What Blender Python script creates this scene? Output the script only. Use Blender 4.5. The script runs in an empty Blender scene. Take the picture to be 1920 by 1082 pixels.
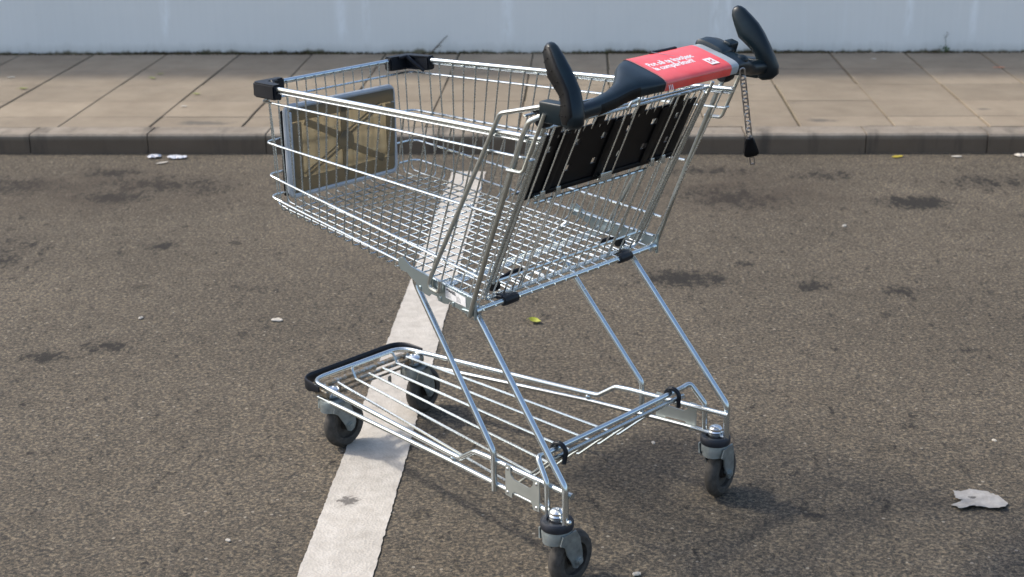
import bpy, bmesh, math, random
from mathutils import Vector, Matrix
random.seed(7)
R = math.radians
SC = bpy.context.scene
COL = SC.collection

# ------------------------------------------------------------------ camera
TH = R(-40.43154525)                       # heading of the cart in the car park
ROT = Matrix.Rotation(TH, 4, 'Z')
def w3(x, y, z): return ROT @ Vector((x, y, z))
cam_d = bpy.data.cameras.new('camera')
cam = bpy.data.objects.new('camera', cam_d); COL.objects.link(cam); SC.camera = cam
yaw, pitch, roll = R(133.263017) + TH, R(19.217732), R(-0.432049)
d = Vector((math.cos(yaw)*math.cos(pitch), math.sin(yaw)*math.cos(pitch), -math.sin(pitch)))
r = Vector((math.sin(yaw), -math.cos(yaw), 0)); u = r.cross(d)
cr, sr = math.cos(roll), math.sin(roll)
r, u = r*cr + u*sr, u*cr - r*sr
M = Matrix((r, u, -d)).transposed().to_4x4()
M.translation = w3(1.7580954, -2.26907459, 1.57476291)
cam.matrix_world = M
cam_d.sensor_width = 36.0
cam_d.lens = 2755.7825/1920*36
cam_d.clip_start, cam_d.clip_end = 0.05, 500
cam_d.dof.use_dof = True
cam_d.dof.focus_distance = 3.15
cam_d.dof.aperture_fstop = 6.3

# ------------------------------------------------------------------ light
SUN_EL, SUN_AZ = R(45), math.atan2(0.26, -0.965)    # direction to the sun (from +X towards +Y)
wd = bpy.data.worlds.new('World'); SC.world = wd; wd.use_nodes = True
wn = wd.node_tree.nodes; wn.clear()
sky = wn.new('ShaderNodeTexSky'); sky.sky_type = 'NISHITA'; sky.sun_disc = False
sky.sun_elevation = SUN_EL; sky.sun_rotation = math.pi/2 - SUN_AZ
sky.dust_density = 2.5; sky.air_density = 1.0; sky.ozone_density = .6
bg = wn.new('ShaderNodeBackground'); bg.inputs[1].default_value = 0.15
ow = wn.new('ShaderNodeOutputWorld')
wd.node_tree.links.new(sky.outputs[0], bg.inputs[0]); wd.node_tree.links.new(bg.outputs[0], ow.inputs[0])
sl = bpy.data.lights.new('sun', 'SUN'); sl.energy = 1.75; sl.angle = R(4.0); sl.color = (1.0, 0.94, 0.84)
so = bpy.data.objects.new('sun', sl); COL.objects.link(so)
sd = Vector((math.cos(SUN_AZ)*math.cos(SUN_EL), math.sin(SUN_AZ)*math.cos(SUN_EL), math.sin(SUN_EL)))
so.rotation_euler = sd.to_track_quat('Z', 'Y').to_euler(); so.location = (-3, 3, 8)
SC.view_settings.view_transform = 'Standard'; SC.view_settings.look = 'None'
SC.view_settings.exposure = 0.85; SC.view_settings.gamma = 1.0

# ------------------------------------------------------------------ node helper
class NT:
    def __init__(s, name):
        s.m = bpy.data.materials.new(name); s.m.use_nodes = True
        s.t = s.m.node_tree; s.t.nodes.clear()
        s.out = s.t.nodes.new('ShaderNodeOutputMaterial')
        s.b = s.t.nodes.new('ShaderNodeBsdfPrincipled')
        s.t.links.new(s.b.outputs[0], s.out.inputs[0])
    def n(s, kind, **kw):
        nd = s.t.nodes.new('ShaderNode' + kind)
        for k, v in kw.items(): setattr(nd, k, v)
        return nd
    def put(s, sock, v):
        if hasattr(v, 'is_linked') or isinstance(v, bpy.types.NodeSocket): s.t.links.new(v, sock)
        elif isinstance(v, (tuple, list)) and len(v) == 3 and sock.type == 'RGBA': sock.default_value = (*v, 1)
        else: sock.default_value = v
    def coord(s): 
        return s.n('TexCoord').outputs['Object']
    def noise(s, vec, scale, detail=3, rough=.55, dist=0):
        nd = s.n('TexNoise'); s.put(nd.inputs['Vector'], vec); nd.inputs['Scale'].default_value = scale
        nd.inputs['Detail'].default_value = detail; nd.inputs['Roughness'].default_value = rough
        nd.inputs['Distortion'].default_value = dist
        return nd.outputs[0]
    def vor(s, vec, scale, feature='F1', out='Color', rnd=1, dim='3D'):
        nd = s.n('TexVoronoi', feature=feature); nd.voronoi_dimensions = dim; s.put(nd.inputs['Vector'], vec); nd.inputs['Scale'].default_value = scale
        nd.inputs['Randomness'].default_value = rnd
        return nd.outputs[out]
    def math(s, op, a, b=0.0, c=None, clamp=False):
        nd = s.n('Math', operation=op); nd.use_clamp = clamp
        s.put(nd.inputs[0], a); s.put(nd.inputs[1], b)
        if c is not None: s.put(nd.inputs[2], c)
        return nd.outputs[0]
    def ramp(s, f, stops, interp='LINEAR'):
        nd = s.n('ValToRGB'); cr = nd.color_ramp; cr.interpolation = interp
        while len(cr.elements) < len(stops): cr.elements.new(.5)
        for e, (p, c) in zip(cr.elements, stops):
            e.position = p; e.color = (*c, 1) if isinstance(c, tuple) else (c, c, c, 1)
        s.put(nd.inputs[0], f); return nd.outputs[0]
    def mix(s, f, a, b, mode='MIX'):
        nd = s.n('Mix', data_type='RGBA', blend_type=mode)
        s.put(nd.inputs[0], f); s.put(nd.inputs[6], a); s.put(nd.inputs[7], b); return nd.outputs[2]
    def sep(s, vec):
        nd = s.n('SeparateXYZ'); s.put(nd.inputs[0], vec); return nd.outputs
    def map(s, vec, scale=(1,1,1), loc=(0,0,0), rot=(0,0,0)):
        nd = s.n('Mapping'); s.put(nd.inputs[0], vec)
        nd.inputs['Location'].default_value = loc; nd.inputs['Rotation'].default_value = rot; nd.inputs['Scale'].default_value = scale
        return nd.outputs[0]
    def bump(s, h, strength=.4, dist=.002):
        nd = s.n('Bump'); nd.inputs['Strength'].default_value = strength; nd.inputs['Distance'].default_value = dist
        s.put(nd.inputs['Height'], h); s.t.links.new(nd.outputs[0], s.b.inputs['Normal'])
    def set(s, **kw):
        for k, v in kw.items(): s.put(s.b.inputs[k.replace('_', ' ')], v)
        return s
    def blob(s, vec, x, y, rx, ry, rot=0.0, edge=.35):
        """1 inside an ellipse round (x, y), 0 outside, ragged edge"""
        p = s.map(vec, scale=(1/rx, 1/ry, 0.0001), loc=(-x/rx, -y/ry, 0))
        nd = s.n('VectorMath', operation='LENGTH'); s.put(nd.inputs[0], p)
        return s.math('SUBTRACT', 1.0, nd.outputs['Value'])

def plain(name, col, rough=.5, metal=0.0, noise=None, bump=None, spec=None):
    t = NT(name); c = t.coord()
    if noise:
        sc, amt = noise
        f = t.noise(c, sc, 4)
        v = t.ramp(f, [(.3, tuple(x*(1-amt) for x in col)), (.7, tuple(min(1, x*(1+amt)) for x in col))])
        t.set(Base_Color=v)
    else: t.set(Base_Color=col)
    t.set(Roughness=rough, Metallic=metal)
    if spec is not None: t.b.inputs['Specular IOR Level'].default_value = spec
    if bump: t.bump(t.noise(c, bump[0], 3), bump[1], bump[2])
    return t.m

# --- zinc plated steel, with dull streaks
def zinc(name, base=(.55, .59, .59), rough=.25, dirt=.25):
    t = NT(name); c = t.coord()
    f = t.noise(c, 38, 4, .6); g = t.noise(c, 190, 2)
    col = t.mix(t.math('MULTIPLY', t.ramp(f, [(.45, 0.0), (.75, 1.0)]), dirt), base, (.36, .36, .32))
    t.set(Base_Color=col, Metallic=.95, Roughness=t.math('ADD', rough-.06, t.math('MULTIPLY', g, .16)))
    t.b.inputs['Specular IOR Level'].default_value = .5
    return t.m
M_ZINC = zinc('zinc_wire')
M_TUBE = zinc('zinc_tube', (.60, .645, .655), .21, .25)
M_POST = zinc('zinc_post_worn', (.47, .495, .48), .33, .5)
def rusty():
    t = NT('zinc_dirty'); c = t.coord()
    f = t.noise(c, 60, 5, .65)
    k = t.ramp(f, [(.34, 0.0), (.52, 1.0)])
    col = t.mix(k, (.40, .44, .45), (.20, .155, .10))
    t.set(Base_Color=col, Metallic=t.math('SUBTRACT', .9, t.math('MULTIPLY', k, .75)), Roughness=t.math('ADD', .32, t.math('MULTIPLY', k, .35)))
    return t.m
M_RUST = rusty()
M_SHEET = zinc('zinc_sheet', (.38, .45, .47), .42, .15)
M_PLATE = plain('grey_plate', (.42, .44, .41), .5, .75, (25, .08))
M_FORK = plain('dull_zinc_fork', (.30, .335, .335), .48, .7, (45, .28))
M_BOLT = plain('bright_bolt', (.78, .79, .78), .25, 1.0, (60, .15))
M_NAVY = plain('navy_plastic', (.0045, .007, .012), .42, 0, (40, .25), (500, .15, .0005), spec=.35)
M_BLACK = plain('black_plastic', (.0025, .003, .0045), .45, 0, (30, .3), spec=.2)
M_RUBBER = plain('black_rubber', (.013, .016, .024), .5, 0, (50, .25))
M_TYRE = plain('worn_tyre', (.052, .046, .039), .8, 0, (70, .4), (240, .25, .001))
M_HUB = plain('dark_hub', (.017, .013, .010), .7, 0, (60, .5))
M_GREYP = plain('grey_plastic_frame', (.42, .45, .48), .45, 0, (20, .12))
M_HANDLE = plain('teal_black_plastic', (.0042, .0125, .018), .35, 0, (16, .35), (420, .12, .0006), spec=.35)
M_SOFT = plain('soft_black_grip', (.0025, .0025, .003), .55, 0, (30, .2), (260, .3, .001), spec=.25)
M_WHITE = plain('white_print', (.82, .80, .78), .5, 0, (120, .12))
M_REDMARK = plain('red_print', (.60, .03, .035), .4)
M_INK = plain('black_ink', (.02, .02, .022), .6)
M_INKG = plain('grey_ink', (.16, .16, .17), .6)
M_STEEL = plain('chain_steel', (.42, .40, .38), .36, .95, (120, .35))
def red():
    t = NT('red_sticker'); c = t.coord()
    f = t.noise(c, 22, 4, .6)
    g = t.noise(t.map(c, (2, 1, 2)), 9, 3)
    a = t.ramp(f, [(.3, (.84, .055, .048)), (.7, (.93, .095, .080))])
    a = t.mix(t.ramp(g, [(.45, 0.0), (.8, .45)]), a, (.90, .24, .21))
    t.set(Base_Color=a, Roughness=.3); t.b.inputs['Coat Weight'].default_value = .3; t.b.inputs['Coat Roughness'].default_value = .2
    return t.m
M_RED = red()
M_PINK = plain('faded_red_edge', (.68, .22, .20), .35, 0, (60, .2))
M_SILVER = plain('clear_grey_cover', (.36, .39, .40), .3, 0, (30, .12))
def smoke(name, clear, glow, col, tcol):
    t = NT(name); t.set(Base_Color=col, Roughness=.5); t.b.inputs['Specular IOR Level'].default_value = .3
    tl = t.n('BsdfTranslucent'); tl.inputs[0].default_value = (*tcol, 1)
    m1 = t.n('MixShader'); m1.inputs[0].default_value = glow
    t.t.links.new(t.b.outputs[0], m1.inputs[1]); t.t.links.new(tl.outputs[0], m1.inputs[2])
    tr = t.n('BsdfTransparent'); tr.inputs[0].default_value = (.86, .80, .66, 1)
    mx = t.n('MixShader'); mx.inputs[0].default_value = clear
    t.t.links.new(m1.outputs[0], mx.inputs[1]); t.t.links.new(tr.outputs[0], mx.inputs[2]); t.t.links.new(mx.outputs[0], t.out.inputs[0])
    return t.m
M_SMOKE = smoke('smoked_plastic_pane', .50, .72, (.22, .205, .165), (.33, .305, .24))
M_SMOKE2 = smoke('smoked_plastic_rib', .14, .68, (.32, .295, .235), (.36, .33, .26))

# ------------------------------------------------------------------ mesh helpers
def V(*a): return Vector(a)
def finish(name, bm, mat, parent=None, smooth=True, ang=40):
    me = bpy.data.meshes.new(name); bmesh.ops.recalc_face_normals(bm, faces=bm.faces); bm.to_mesh(me); bm.free()
    for m in (mat if isinstance(mat, (list, tuple)) else [mat]): me.materials.append(m)
    if smooth:
        me.shade_smooth(); me.set_sharp_from_angle(angle=R(ang))
    o = bpy.data.objects.new(name, me); COL.objects.link(o)
    if parent: o.parent = parent
    return o
def tag(o, label, cat=None, group=None, kind=None):
    if label: o['label'] = label
    if cat: o['category'] = cat
    if group: o['group'] = group
    if kind: o['kind'] = kind
    return o
def fillet(pts, rad, seg=5, closed=False):
    pts = [Vector(p) for p in pts]; n = len(pts); out = []
    for i, p in enumerate(pts):
        if not closed and (i == 0 or i == n-1): out.append(p); continue
        a, b = pts[i-1] - p, pts[(i+1) % n] - p
        rr = rad[i] if isinstance(rad, (list, tuple)) else rad
        if a.length < 1e-6 or b.length < 1e-6 or rr <= 0: out.append(p); continue
        la, lb = a.length, b.length; a.normalize(); b.normalize()
        th = a.angle(b)
        if th > R(176): out.append(p); continue
        t = min(rr/math.tan(th/2), la*.48, lb*.48)
        A, B = p + a*t, p + b*t
        for k in range(seg+1):
            s = k/seg
            out.append(A*(1-s)**2 + p*2*s*(1-s) + B*s*s)
    return out
def tube(bm, pts, rad, n=8, fil=0.0, closed=False, seg=5, sq=None, mi=0):
    """sweep a round section along pts"""
    P = fillet(pts, fil, seg, closed) if fil else [Vector(p) for p in pts]
    N = len(P); rings = []; prev = None
    for i, p in enumerate(P):
        if closed: tng = P[(i+1) % N] - P[i-1]
        else: tng = P[min(i+1, N-1)] - P[max(i-1, 0)]
        if tng.length < 1e-9: tng = Vector((0, 0, 1))
        tng.normalize()
        if prev is None:
            ref = Vector((0, 0, 1)) if abs(tng.z) < .9 else Vector((1, 0, 0))
            x = tng.cross(ref).normalized()
        else:
            x = prev - tng*prev.dot(tng)
            x = x.normalized() if x.length > 1e-6 else tng.orthogonal().normalized()
        prev = x; y = tng.cross(x)
        rr = rad[min(i, len(rad)-1)] if isinstance(rad, (list, tuple)) else rad
        rings.append([bm.verts.new(p + (x*math.cos(2*math.pi*k/n) + y*math.sin(2*math.pi*k/n))*rr) for k in range(n)])
    fs = []
    for i in range(N if closed else N-1):
        a, b = rings[i], rings[(i+1) % N]
        for k in range(n): fs.append(bm.faces.new((a[k], a[(k+1) % n], b[(k+1) % n], b[k])))
    if not closed:
        fs.append(bm.faces.new(rings[0][::-1])); fs.append(bm.faces.new(rings[-1]))
    for f in fs: f.material_index = mi
def loft(bm, secs, cap=True, mi=0):
    rings = [[bm.verts.new(p) for p in s] for s in secs]; n = len(rings[0]); fs = []
    for a, b in zip(rings, rings[1:]):
        for k in range(n): fs.append(bm.faces.new((a[k], a[(k+1) % n], b[(k+1) % n], b[k])))
    if cap: fs.append(bm.faces.new(rings[0][::-1])); fs.append(bm.faces.new(rings[-1]))
    for f in fs: f.material_index = mi
def lathe(bm, prof, origin=(0,0,0), mat=None, n=24, mi=0):
    """prof: (radius, height) list turned round local z"""
    mt = mat or Matrix.Identity(3); o = Vector(origin)
    rings = []
    for rr, h in prof:
        rings.append([bm.verts.new(o + mt @ Vector((rr*math.cos(2*math.pi*k/n), rr*math.sin(2*math.pi*k/n), h))) for k in range(n)])
    fs = []
    for a, b in zip(rings, rings[1:]):
        for k in range(n): fs.append(bm.faces.new((a[k], a[(k+1) % n], b[(k+1) % n], b[k])))
    fs.append(bm.faces.new(rings[0][::-1])); fs.append(bm.faces.new(rings[-1]))
    for f in fs: f.material_index = mi
def prism(bm, poly, depth, mp, mi=0):
    """poly in (u,v); mp(u, v, w) -> 3D; w from 0 to depth"""
    a = [bm.verts.new(mp(u_, v_, 0)) for u_, v_ in poly]; b = [bm.verts.new(mp(u_, v_, depth)) for u_, v_ in poly]
    n = len(a); fs = [bm.faces.new(a[::-1]), bm.faces.new(b)]
    for k in range(n): fs.append(bm.faces.new((a[k], a[(k+1) % n], b[(k+1) % n], b[k])))
    for f in fs: f.material_index = mi
def rbox(bm, c, s, bev=.004, mat=None, seg=3, mi=0):
    t = bmesh.new(); bmesh.ops.create_cube(t, size=1)
    for v in t.verts: v.co = Vector((v.co.x*s[0], v.co.y*s[1], v.co.z*s[2]))
    if bev: bmesh.ops.bevel(t, geom=list(t.edges), offset=bev, segments=seg, affect='EDGES', profile=.5)
    mt = (mat or Matrix.Identity(3)); c = Vector(c); mp = {}
    for v in t.verts: mp[v] = bm.verts.new(c + mt @ v.co)
    for f in t.faces:
        nf = bm.faces.new([mp[v] for v in f.verts]); nf.material_index = mi
    t.free()
def ball(bm, c, rad, sc=(1,1,1), mi=0, n=10):
    ret = bmesh.ops.create_uvsphere(bm, u_segments=n, v_segments=max(6, n//2+2), radius=rad)
    for v in ret['verts']: v.co = Vector((v.co.x*sc[0], v.co.y*sc[1], v.co.z*sc[2])) + Vector(c)
    for v in ret['verts']:
        for f in v.link_faces: f.material_index = mi
def gridplate(bm, us, vs, skip, mp, th, mi=0):
    """plate of cells us x vs with some cells left open; mp(u, v, w)"""
    nu, nv = len(us)-1, len(vs)-1
    top = {}; bot = {}
    def vt(dct, i, j, w):
        if (i, j) not in dct: dct[(i, j)] = bm.verts.new(mp(us[i], vs[j], w))
        return dct[(i, j)]
    solid = lambda i, j: 0 <= i < nu and 0 <= j < nv and (i, j) not in skip
    for i in range(nu):
        for j in range(nv):
            if not solid(i, j): continue
            q = [(i, j), (i+1, j), (i+1, j+1), (i, j+1)]
            bm.faces.new([vt(top, *k, th) for k in q]).material_index = mi
            bm.faces.new([vt(bot, *k, 0) for k in q][::-1]).material_index = mi
            for (a, b, ni, nj) in ((q[0], q[1], i, j-1), (q[1], q[2], i+1, j), (q[2], q[3], i, j+1), (q[3], q[0], i-1, j)):
                if not solid(ni, nj):
                    bm.faces.new([vt(top, *b, th), vt(top, *a, th), vt(bot, *a, 0), vt(bot, *b, 0)]).material_index = mi
def text_into(bm, s, size, mp, mi=0, bold=0.0, depth=.0004, align='LEFT', spacing=1.0):
    cu = bpy.data.curves.new('lettering', 'FONT'); cu.body = s; cu.size = size; cu.offset = bold; cu.align_x = align
    cu.space_character = spacing; cu.resolution_u = 3
    o = bpy.data.objects.new('lettering', cu); COL.objects.link(o)
    dg = bpy.context.evaluated_depsgraph_get(); me = bpy.data.meshes.new_from_object(o.evaluated_get(dg))
    vs = [bm.verts.new(mp(v.co.x, v.co.y, depth)) for v in me.vertices]
    for p in me.polygons:
        try: bm.faces.new([vs[i] for i in p.vertices]).material_index = mi
        except ValueError: pass
    bpy.data.objects.remove(o); bpy.data.curves.remove(cu); bpy.data.meshes.remove(me)

# ================================================================== SETTING
# ---- asphalt
t = NT('asphalt'); c = t.coord()
cell = t.vor(c, 165); cell2 = t.vor(c, 290)
v1 = t.sep(cell)[0]; v2 = t.sep(cell2)[1]
big = t.noise(c, 1.1, 5, .6); mid = t.noise(c, 14, 4, .6); fine = t.noise(c, 600, 3, .75)
A = t.ramp(v1, [(0, (.018, .020, .021)), (.30, (.040, .040, .039)), (.50, (.092, .081, .066)), (.72, (.20, .166, .122)), (.92, (.32, .27, .20)), (1, (.46, .42, .35))])
B = t.ramp(v2, [(0, (.026, .028, .030)), (.45, (.085, .077, .066)), (.8, (.19, .155, .114)), (1, (.28, .24, .19))])
col = t.mix(.38, A, B)
g1 = t.noise(c, 104, 5, .70, .4)
G = t.ramp(g1, [(.37, (.020, .0215, .0225)), (.45, (.050, .049, .047)), (.51, (.100, .089, .073)), (.565, (.24, .20, .146)), (.67, (.38, .32, .235))])
col = t.mix(.60, col, G)
col = t.mix(t.ramp(fine, [(.45, .0), (.62, .75)]), col, (.036, .035, .034))
col = t.mix(t.ramp(t.noise(c, 330, 2, .6), [(.60, .0), (.70, .55)]), col, (.27, .225, .165))
col = t.mix(.75, col, t.ramp(mid, [(.25, .78), (.75, 1.20)]), 'MULTIPLY')
col = t.mix(.8, col, t.ramp(big, [(.25, .70), (.75, 1.28)]), 'MULTIPLY')
# bright chips of stone
chips = t.vor(c, 26, out='Distance'); pick = t.sep(t.vor(c, 26))[2]
chip = t.math('MULTIPLY', t.math('LESS_THAN', chips, .10), t.math('GREATER_THAN', pick, .86))
col = t.mix(t.math('MULTIPLY', chip, .6), col, (.40, .37, .32))
# old oil spots and tar
sn = t.noise(t.map(c, (1.5, .62, 1)), 15, 6, .76, .3)
tot = None
for (x, y, rx, ry, k) in [(1.16, 2.70, .16, .11, 1), (.20, 1.76, .17, .10, .9), (.88, 1.65, .07, .06, .8), (.62, 1.69, .07, .06, .75), (-2.12, 3.08, .17, .08, .75),
                          (-1.99, 2.70, .16, .10, .9), (-1.63, 2.07, .06, .05, .9), (-1.64, 2.84, .12, .08, .7), (-1.67, 1.01, .08, .06, .8), (-1.52, 1.10, .10, .06, .7),
                          (.40, 3.17, .25, .08, .5), (.43, 1.92, .05, .04, .6), (-2.5, 2.86, .3, .15, .7), (.45, 2.75, .24, .2, .62), (-1.85, 2.90, .32, .15, .65),
                          (.71, .60, .04, .03, .7), (.99, 1.14, .05, .03, .5), (-.6, 2.4, .2, .1, .4), (1.5, 3.0, .3, .15, .5), (-2.3, 1.9, .32, .36, .6), (.9, 3.1, .2, .1, .5), (-1.2, 1.62, .1, .05, .4)]:
    bl = t.math('MULTIPLY', t.blob(c, x, y, rx*1.25, ry*1.25), k*1.7)
    tot = bl if tot is None else t.math('MAXIMUM', tot, bl)
tot = t.math('MAXIMUM', tot, 0.0)
sn2 = t.noise(t.map(c, (1.2, .8, 1), (3, 7, 0)), 48, 4, .7)
st = t.ramp(t.math('ADD', t.math('MULTIPLY', tot, .33), t.math('ADD', t.math('MULTIPLY', t.math('SUBTRACT', sn, .5), 1.5), t.math('MULTIPLY', t.math('SUBTRACT', sn2, .5), 1.0))), [(.13, 0.0), (.33, 1.0)])
wp = t.n('VectorMath', operation='ADD'); t.put(wp.inputs[0], c)
ns = t.n('TexNoise'); ns.inputs['Scale'].default_value = 22; ns.inputs['Detail'].default_value = 4; t.put(ns.inputs['Vector'], c)
sc_ = t.n('VectorMath', operation='SCALE'); t.put(sc_.inputs[0], ns.outputs['Color']); sc_.inputs['Scale'].default_value = .10; t.put(wp.inputs[1], sc_.outputs[0])
sd_ = t.vor(wp.outputs[0], 4.6, out='Distance', dim='2D'); sp_ = t.sep(t.vor(wp.outputs[0], 4.6, dim='2D'))
rad_ = t.math('MULTIPLY', t.math('SUBTRACT', sp_[0], .66), .36)
spot = t.math('GREATER_THAN', t.math('SUBTRACT', rad_, sd_), 0.0)
st = t.math('MAXIMUM', st, t.math('MULTIPLY', spot, t.math('MULTIPLY', sp_[1], .75)))
soft = t.math('MULTIPLY', tot, .45, clamp=True)
col = t.mix(t.math('MULTIPLY', st, .9), col, (.012, .0115, .011))
wide = t.math('MAXIMUM', t.blob(c, -2.15, 2.80, .95, .50), t.math('MAXIMUM', t.blob(c, .50, 2.85, .60, .50), t.blob(c, -2.7, 1.9, .7, .8)))
wide = t.math('MULTIPLY', t.math('MAXIMUM', wide, 0.0), t.ramp(t.noise(c, 4.5, 5, .65), [(.35, .25), (.62, 1.0)]), clamp=True)
col = t.mix(t.math('MULTIPLY', wide, .75), col, (.052, .040, .031))
col = t.mix(t.math('MULTIPLY', soft, .5), col, (.030, .027, .024))
# hairline cracks
wv = t.noise(t.map(c, (1, 2.4, 1)), 5.5, 4, .55)
ck = t.ramp(t.math('ABSOLUTE', t.math('SUBTRACT', wv, .5)), [(0.0, 1.0), (.006, 0.0)])
gate = t.ramp(t.noise(c, 2.3, 2), [(.52, 0.0), (.62, 1.0)])
col = t.mix(t.math('MULTIPLY', t.math('MULTIPLY', ck, gate), .6), col, (.022, .021, .020))
col = t.mix(1.0, col, (1.0, .95, .86), 'MULTIPLY')
hgt = t.math('ADD', t.math('MULTIPLY', v1, .6), t.math('MULTIPLY', fine, .6))
t.set(Base_Color=col, Roughness=.86); t.b.inputs['Specular IOR Level'].default_value = .3
t.bump(hgt, .75, .004)
M_ASPH = t.m
bm = bmesh.new()
vs = [bm.verts.new(p) for p in ((-40, -40, 0), (40, -40, 0), (40, 40, 0), (-40, 40, 0))]; bm.faces.new(vs)
tag(finish('parking_lot', bm, M_ASPH, smooth=False), 'brown grey asphalt of the parking bay with dark oil spots', kind='structure')

# ---- painted bay line
t = NT('road_paint'); c = t.coord()
f = t.noise(c, 26, 5, .65); g = t.noise(c, 230, 4, .7); h = t.noise(c, 3.5, 3)
pc = t.ramp(f, [(.25, (.37, .335, .285)), (.6, (.49, .453, .395)), (.8, (.56, .525, .47))])
pc = t.mix(.5, pc, t.ramp(h, [(.3, .80), (.7, 1.15)]), 'MULTIPLY')
pc = t.mix(t.ramp(g, [(.62, 0.0), (.75, .75)]), pc, (.27, .24, .205))
hole = t.math('ADD', t.blob(c, -.662, .143, .032, .030), t.math('MULTIPLY', t.math('SUBTRACT', t.noise(c, 85, 4, .7), .5), 2.4))
hm = t.math('MULTIPLY', t.ramp(hole, [(.12, 0.0), (.55, .85)]), t.math('GREATER_THAN', t.blob(c, -.662, .143, .05, .045), 0.0))
specks = t.ramp(t.noise(c, 60, 5, .75), [(.70, 0.0), (.74, .8)])
pc = t.mix(t.math('MAXIMUM', hm, specks), pc, (.085, .075, .065))
t.set(Base_Color=pc, Roughness=.8); t.bump(t.math('ADD', t.math('MULTIPLY', t.noise(c, 150, 3, .7), .8), t.math('MULTIPLY', t.vor(c, 150, out='Distance'), .8)), .5, .0025)
M_PAINT = t.m
bm = bmesh.new(); L = []; N = 900
y0, y1 = -4.0, 3.13
ja = jb = 0
for i in range(N+1):
    y = y0 + (y1-y0)*i/N
    ja = ja*.55 + random.gauss(0, .0008); jb = jb*.55 + random.gauss(0, .0008)
    endj = random.gauss(0, .004) if i == N else 0
    L.append((bm.verts.new((-.719 + .0122*(y+.19) + ja, y+endj, .003)), bm.verts.new((-.560 + .0075*(y+.19) + jb, y+endj, .003))))
for a, b in zip(L, L[1:]): bm.faces.new((a[0], a[1], b[1], b[0]))
tag(finish('parking_line', bm, M_PAINT, smooth=False), 'worn white painted bay line crossing under the trolley', kind='structure')

# ---- kerb, pavement, wall: the frontage runs about one degree off the bay lines
FA = R(1.15); FE = Vector((math.cos(FA), math.sin(FA), 0)); FX0 = -.45
def fr(x, y, z): return Vector((0, y, z)) + FE*(x - FX0) + Vector((FX0, 0, 0))
def fbox(bm, x0, x1, y0, y1, z0, z1, ch=.0):
    """box in the frontage frame with the top edges chamfered by ch"""
    q = [(x0, y0), (x1, y0), (x1, y1), (x0, y1)]
    cx = min(ch, .002)
    qi = [(x0+cx, y0+ch), (x1-cx, y0+ch), (x1-cx, y1-cx), (x0+cx, y1-cx)]
    a = [bm.verts.new(fr(x, y, z0)) for x, y in q]; b = [bm.verts.new(fr(x, y, z1-ch)) for x, y in q]
    rings = [a, b]
    if ch: rings.append([bm.verts.new(fr(x, y, z1)) for x, y in qi])
    for p, s in zip(rings, rings[1:]):
        for k in range(4): bm.faces.new((p[k], p[(k+1) % 4], s[(k+1) % 4], s[k]))
    bm.faces.new(rings[-1]); bm.faces.new(a[::-1])
KZ = .087
t = NT('kerb_stone'); c = t.coord()
f = t.noise(c, 9, 5, .65); g = t.noise(c, 120, 3, .7)
geo = t.n('NewGeometry')
kc = t.ramp(f, [(.3, (.20, .165, .125)), (.7, (.31, .265, .21))])
kc = t.mix(.6, kc, t.ramp(t.n('ObjectInfo').outputs['Random'] if False else geo.outputs['Random Per Island'], [(0, .85), (1, 1.12)]), 'MULTIPLY')
kc = t.mix(t.ramp(g, [(.5, 0.0), (.8, .35)]), kc, (.10, .085, .065))
drip = t.noise(t.map(c, (4.2, 1, .7)), 2.0, 4, .6)
zz = t.sep(c)[2]
facem = t.ramp(zz, [(.060, 1.0), (.079, 0.0)])
kc = t.mix(t.math('MULTIPLY', facem, .85), kc, (.105, .073, .047))  # front face painted darker: its shade and dirt put into the colour
kc = t.mix(t.math('MULTIPLY', t.ramp(drip, [(.54, 0.0), (.68, .6)]), 1.0), kc, (.035, .03, .026))
t.set(Base_Color=kc, Roughness=.9); t.bump(t.math('ADD', g, f), .5, .003)
bm = bmesh.new()
for k in range(-16, 22):
    x0 = -2.587 + .528*k
    fbox(bm, x0+.002, x0+.526, 3.454 + random.uniform(-.002, .002), 3.598, -.06, KZ + random.uniform(-.003, .002), .008)
tag(finish('kerb', bm, t.m, smooth=False), 'row of stained concrete kerb stones', kind='structure')
t = NT('paving'); c = t.coord()
geo = t.n('NewGeometry')
f = t.noise(c, 5, 5, .62); g = t.noise(c, 150, 3, .7); h = t.noise(c, 1.3, 3)
kc = t.ramp(f, [(.3, (.232, .184, .128)), (.7, (.312, .254, .182))])
kc = t.mix(.8, kc, t.ramp(geo.outputs['Random Per Island'], [(0, .86), (1, 1.12)]), 'MULTIPLY')
kc = t.mix(.6, kc, t.ramp(h, [(.3, .85), (.7, 1.12)]), 'MULTIPLY')
kc = t.mix(t.ramp(g, [(.45, 0.0), (.85, .4)]), kc, (.16, .13, .10))
pn = t.noise(c, 18, 5, .7); tot = None
for (x, y, rx, ry, k) in [(-1.87, 3.66, .16, .05, 1), (1.25, 3.60, .18, .07, .9), (.85, 3.55, .30, .09, .7), (.95, 3.75, .1, .04, .7), (1.75, 4.0, .05, .03, .7)]:
    bl = t.math('MULTIPLY', t.blob(c, x, y, rx*1.2, ry*1.2), k); tot = bl if tot is None else t.math('MAXIMUM', tot, bl)
st = t.ramp(t.math('ADD', t.math('MULTIPLY', t.math('MAXIMUM', tot, 0.0), .7), t.math('SUBTRACT', pn, .5)), [(.1, 0.0), (.4, .75)])
kc = t.mix(st, kc, (.085, .078, .068))
t.set(Base_Color=kc, Roughness=.9); t.bump(g, .4, .002)
M_PAVE = t.m
M_JOINT = plain('joint_dirt', (.115, .095, .058), .95, 0, (30, .35))
bm = bmesh.new()
rows = [3.602, 3.812, 4.155, 4.55, 4.975, 5.46]
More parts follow.
